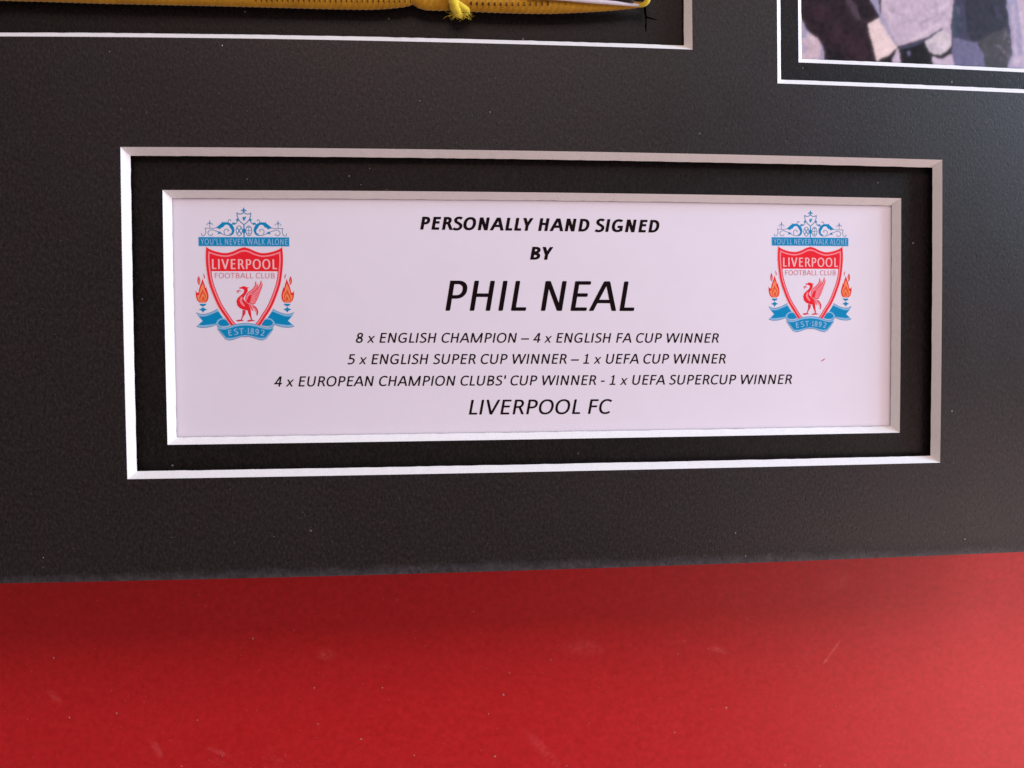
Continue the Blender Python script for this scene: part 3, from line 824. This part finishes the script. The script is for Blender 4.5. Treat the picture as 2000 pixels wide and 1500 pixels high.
mott = soft(rg.rand(ny_, nx_, 1) - .5, 6) * 3.2 + soft(rg.rand(ny_, nx_, 1) - .5, 1) * .22
img = np.clip(img * (1 + .24 * mott) + .010 * mott, 0.002, .95)
pv = [V3(float(a), float(b2), ZP) for a, b2 in zip(gx.ravel(), gy.ravel())]
idx = np.arange(nx_ * ny_).reshape(ny_, nx_)
pf = np.stack([idx[:-1, :-1], idx[:-1, 1:], idx[1:, 1:], idx[1:, :-1]], -1).reshape(-1, 4).tolist()
mp_, nt, b = new_mat('photographic_print')
at_ = nt.nodes.new('ShaderNodeAttribute'); at_.attribute_name = 'print'
nt.links.new(at_.outputs['Color'], b.inputs['Base Color'])
b.inputs['Roughness'].default_value = .42; b.inputs['Specular IOR Level'].default_value = .14
po = mesh_obj('photo_print', pv, pf, mp_, photo, raw=True)
ca = po.data.color_attributes.new('print', 'FLOAT_COLOR', 'POINT')
ca.data.foreach_set('color', np.concatenate([img, np.ones((ny_, nx_, 1))], 2).astype(np.float32).ravel())

# ------------------------------------------------------------------ yellow shirt hem folded in the upper-left window
shirt = thing('yellow_shirt', 'folded yellow sports shirt whose ribbed sleeve hem fills the upper window', 'shirt')
def yel(name, c, c2, sc, bmp_):
    m, nt, b = new_mat(name)
    n = noise(nt, sc, 4, .6); n2 = noise(nt, 4200, 2, .5)
    cc = mix(nt, .35, ramp(nt, n, [(.3, c), (.7, c2)]), ramp(nt, n2, [(.3, c), (.7, c2)]))
    nt.links.new(cc, b.inputs['Base Color']); b.inputs['Roughness'].default_value = .8
    b.inputs['Sheen Weight'].default_value = .3
    b.inputs['Specular IOR Level'].default_value = .2
    bump(nt, b, n2, .6, bmp_); return m
M_YEL = yel('yellow_knit', (.31, .145, .003), (.50, .26, .008), 300, .00005)
M_YEL2 = yel('yellow_bright', (.62, .47, .02), (.80, .63, .05), 500, .00004)
M_HOLE = ink('stitch_hole', (.06, .012, .004), .1)
M_WHT = yel('white_trim', (.55, .52, .60), (.72, .68, .75), 700, .00003)
M_DRK = yel('dark_trim', (.010, .005, .006), (.02, .01, .012), 500, .00003)
def tube(name, px, zc, rad, mat, parent, ns=12, rib=None, n=6, squash=1.0):
    """tube along pixel-located points lifted to heights zc"""
    P = [Vector((*at(x, y, z), z)) for (x, y), z in zip(px, zc)]
    Q = [2 * P[0] - P[1]] + P + [2 * P[-1] - P[-2]]; R_ = [rad[0]] + list(rad) + [rad[-1]]
    line = []
    for i in range(1, len(Q) - 2):
        for k in range(n):
            u = k / n
            q = .5 * ((2 * Q[i]) + (Q[i + 1] - Q[i - 1]) * u + (2 * Q[i - 1] - 5 * Q[i] + 4 * Q[i + 1] - Q[i + 2]) * u * u + (3 * Q[i] - Q[i - 1] - 3 * Q[i + 1] + Q[i + 2]) * u ** 3)
            line.append((q, R_[i] + (R_[i + 1] - R_[i]) * u))
    line.append((Q[-2], R_[-2]))
    V_ = []; F_ = []; acc = 0
    for k, (q, r) in enumerate(line):
        d_ = (line[min(k + 1, len(line) - 1)][0] - line[max(0, k - 1)][0]).normalized()
        a = d_.cross(Vector((0, 0, 1))).normalized(); b2 = a.cross(d_)
        if k: acc += (q - line[k - 1][0]).length
        for j in range(ns):
            t = 2 * math.pi * j / ns
            rr = r * (1 + (rib[1] * math.sin(acc / rib[0] * 2 * math.pi + 2.2 * math.cos(2 * t)) if rib else 0))
            p = q + a * math.cos(t) * rr + b2 * math.sin(t) * rr * squash
            V_.append(tuple(p))
    for k in range(len(line) - 1):
        for j in range(ns):
            F_.append((k * ns + j, k * ns + (j + 1) % ns, (k + 1) * ns + (j + 1) % ns, (k + 1) * ns + j))
    F_.append(tuple(range(ns))[::-1]); F_.append(tuple(range(len(V_) - ns, len(V_))))
    return mesh_obj(name, V_, F_, mat, parent, smooth=True)
# hem: silhouette bottom edge in the photograph, main roll above it
HB = [(-60, -2), (70, 1), (200, 5), (330, 8), (500, 12), (640, 16), (730, 17), (790, 13), (812, 6)]
tube('hem', [(x, y - 15) for x, y in HB], [-.3] * len(HB), [1.75] * 7 + [1.6, 1.2], M_YEL, shirt, 24, (1.25, .03), 40, .62)
HB2 = [(800, 2), (830, 18), (900, 21), (1000, 25), (1080, 26), (1170, 22), (1225, 17), (1262, 12)]
tube('hem', [(800, -10), (830, 3), (900, 5), (1000, 9), (1080, 11), (1170, 11), (1225, 10), (1258, 9)], [-.2] * 8,
     [1.3, 1.65, 1.8, 1.8, 1.7, 1.25, .85, .5], M_YEL, shirt, 24, (1.3, .034), 36, .62)
tube('fold_edge', [(806, -2), (811, 6), (820, 14), (832, 18), (850, 18.5)], [-.6, -.3, -.4, -.8, -1.2], [.22] * 5, M_YEL, shirt, 8)
# body of the shirt beyond the hem, a soft padded slab
bv = []; bf = []; nxx, nyy = 60, 14
for j in range(nyy + 1):
    for i in range(nxx + 1):
        px = -80 + (1262 + 80) * i / nxx
        X0, Y0 = at(px, -6 if px > 400 else -16, -1.5)
        Y = Y0 + (100 - Y0) * (j / nyy) ** 1.3
        Zz = -1.0 + 4.2 * math.sin(min(1, j / 5) * math.pi / 2) * (1 - max(0, (px - 1150) / 112) ** 2 * .75) + .15 * math.sin(X0 * .35 + j)
        bv.append((X0, Y, Zz))
for j in range(nyy):
    for i in range(nxx):
        a = j * (nxx + 1) + i; bf.append((a, a + 1, a + nxx + 2, a + nxx + 1))
mesh_obj('sleeve', bv, bf, M_YEL, shirt, smooth=True)
# white piping and dark panel near the tip
tube('white_piping', [(1030, -6), (1090, -3), (1150, 2), (1200, 6), (1250, 10.5)], [1.3, 1.3, 1.1, .8, .1], [.40, .42, .46, .46, .34], M_WHT, shirt, 10, None, 6, .55)
tube('dark_panel', [(1060, -24), (1120, -14), (1180, -8), (1238, -1)], [1.1, 1.1, .9, .7], [1.5, 1.15, .95, .75], M_DRK, shirt, 12, None, 6, .5)
tube('cuff_tip', [(1246, 12), (1257, 9), (1264, 2), (1264, -8), (1262, -30)], [0, .4, .7, .8, .8], [.25, .5, .62, .65, .7], M_YEL2, shirt, 12)
# dark stitch gaps between the rows of the rib
sv = []; sf = []
def gap(px, py, w, hgt, z):
    c0 = len(sv)
    for dx, dy in ((-w, hgt), (w, hgt), (w * .8, -hgt), (-w * .8, -hgt)):
        x, y = at(px + dx, py + dy, z); sv.append((x, y, z))
    c4 = len(sv)
    x, y = at(px, py, z - .25); sv.append((x, y, z - .2))
    for k in range(4): sf.append((c0 + k, c0 + (k + 1) % 4, c4))
M_GAP = M_HOLE
for k in range(17):
    px = 920 + k * 11.6
    gap(px, 7 + 1.5 * math.sin(k * .25), 1.7, 3.6, 1.0 if px < 1080 else .80)
for k in range(30):
    px = 500 + k * 10.4
    gap(px, .5 + (px - 500) * .008, 1.2, 2.6, .86)
stch = mesh_obj('stitch_gaps', sv, sf, M_GAP, shirt); stch['kind'] = 'stuff'
# knotted loose thread
tube('knot', [(884, -14), (886, 0), (888, 12), (894, 24), (902, 32)], [.6, .9, .9, .2, -.9], [1.05, 1.05, 1.1, 1.0, .5], M_YEL2, shirt, 12, (1.1, .08), 8)
tube('knot', [(890, 6), (902, 14), (912, 20), (916, 26)], [.8, .7, .1, -.6], [.8, .75, .7, .3], M_YEL2, shirt, 10)
lv = []; lf = []
rr = random.Random(3)
for k in range(260):
    a = math.radians(rr.uniform(-205, 10)); L = rr.uniform(9, 22) if rr.random() < .85 else rr.uniform(20, 34)
    x0 = 898 + rr.uniform(-11, 13); y0 = 20 + rr.uniform(-6, 9); z0 = rr.uniform(-1.2, .8)
    bend = rr.uniform(-.9, .9); last = None
    for q in range(5):
        t = q / 4; aa = a + bend * t
        x = x0 + math.cos(aa) * L * t * .8; y = y0 - math.sin(aa) * L * t * .55
        c0 = len(lv); hw = .5 * (1 - .7 * t)
        for sx, sy in ((-hw, 0), (hw * .5, -hw), (hw * .5, hw)):
            X, Y = at(x + sx, y + sy, z0 - t * .8); lv.append((X, Y, z0 - t * .8 + (0.02 if sx < 0 else 0)))
        if last is not None:
            for e in range(3): lf.append((last + e, last + (e + 1) % 3, c0 + (e + 1) % 3, c0 + e))
        last = c0
fz = mesh_obj('loose_fibres', lv, lf, M_YEL2, shirt); fz['kind'] = 'stuff'
# cut in the backing board; its broad top paints shade under the cuff tip
def strip(pts, w, z):
    P = [Vector(at(x, y, z)) for x, y in pts]; V_ = []; F_ = []
    for k, p in enumerate(P):
        d_ = (P[min(k + 1, len(P) - 1)] - P[max(0, k - 1)]).normalized(); n_ = Vector((-d_.y, d_.x)) * w[k] / 2
        V_ += [(*(p + n_), z + .02), (*(p - n_), z + .02)]
    for k in range(len(P) - 1): F_.append((2 * k, 2 * k + 1, 2 * k + 3, 2 * k + 2))
    return V_, F_
M_SLIT_SHADE = ink('slit_shade_black', (.001, .001, .001), .0)
va, fa = strip([(1259, 14), (1261, 30), (1262, 42), (1261, 52), (1262, 63)], [.6, .42, .25, .36, .08], ZW)
vb, fb = strip([(1262, 33), (1275, 37), (1286, 38)], [.35, .22, .05], ZW + .03)
mesh_obj('slit_and_shade', va + vb, fa + [tuple(i + len(va) for i in f_) for f_ in fb], M_SLIT_SHADE, mount)

# ------------------------------------------------------------------ dust and lint
def dust(name, spots, z, mat, label, cat):
    V_ = []; F_ = []; r_ = random.Random(11)
    z_top = z
    for px, py, s in spots:
        # specks seen through a window lie on the inner board
        z = Z2 if name == 'lint' and ((245 < px < 1830 and 295 < py < 930) or (px > 1525 and py < 158)) else z_top
        x, y = at(px, py, z); c0 = len(V_); a = r_.uniform(0, 3.14); el = r_.uniform(1.0, 1.9)
        ex = (math.cos(a) * el, math.sin(a) * el); ey = (-math.sin(a), math.cos(a))
        for k in range(6):
            t = k * math.pi / 3; j = r_.uniform(.75, 1.15) * s
            V_.append((x + (ex[0] * math.cos(t) + ey[0] * math.sin(t)) * j, y + (ex[1] * math.cos(t) + ey[1] * math.sin(t)) * j, z + .03))
        V_.append((x, y, z + .03 + s * .7))
        for k in range(6): F_.append((c0 + k, c0 + (k + 1) % 6, c0 + 6))
    o = mesh_obj(name, V_, F_, mat); o['kind'] = 'stuff'; o['label'] = label; o['category'] = cat
    return o
M_DUST = ink('dust', (.62, .42, .40)); M_DUST2 = ink('lint', (.34, .33, .33))
sp = [(493, 1248, .17), (983, 1355, .20), (706, 1440, .17), (614, 1342, .15), (101, 1286, .14), (134, 1399, .17), (227, 1391, .13), (386, 1404, .11),
      (356, 1491, .14), (490, 1496, .13), (967, 1473, .16), (1418, 1380, .17), (1317, 1427, .12), (1532, 1488, .13), (1600, 1490, .11), (622, 1411, .11),
      (436, 1472, .1), (1169, 1341, .09), (925, 1194, .09), (400, 1185, .1), (1076, 1288, .1), (810, 1471, .1), (1106, 1491, .1), (776, 1172, .08),
      (1384, 1267, .1), (1324, 1277, .09), (747, 1342, .13), (995, 1313, .1), (950, 1305, .08), (1600 - 10, 1268, .08)]
rr = random.Random(5)
sp += [(rr.uniform(0, 2000), rr.uniform(1150, 1500), rr.uniform(.035, .075)) for _ in range(170)]
dust('dust', sp, ZR, M_DUST, 'pale dust specks scattered over the red surface', 'dust')
sp = [(682, 344, .10), (722, 329, .08), (705, 361, .07), (755, 371, .08), (434, 89, .13), (214, 101, .08), (1436, 1041, .12), (1884, 1053, .14), (957, 219, .13),
      (820, 197, .09), (968, 153, .07), (377, 1127, .12), (85, 1089, .1), (1456, 1086, .12), (278, 584, .08), (1715, 357, .09), (1568, 133, .1)]
sp += [(rr.uniform(0, 2000), rr.uniform(180, 285), rr.uniform(.03, .055)) for _ in range(45)] + \
      [(rr.uniform(0, 2000), rr.uniform(945, 1110), rr.uniform(.03, .055)) for _ in range(60)] + \
      [(rr.uniform(1860, 2000), rr.uniform(200, 1050), rr.uniform(.03, .055)) for _ in range(25)] + \
      [(rr.uniform(0, 225), rr.uniform(100, 1050), rr.uniform(.03, .05)) for _ in range(25)]
dust('lint', sp, .02, M_DUST2, 'tiny grey lint specks on the black mount board', 'lint')
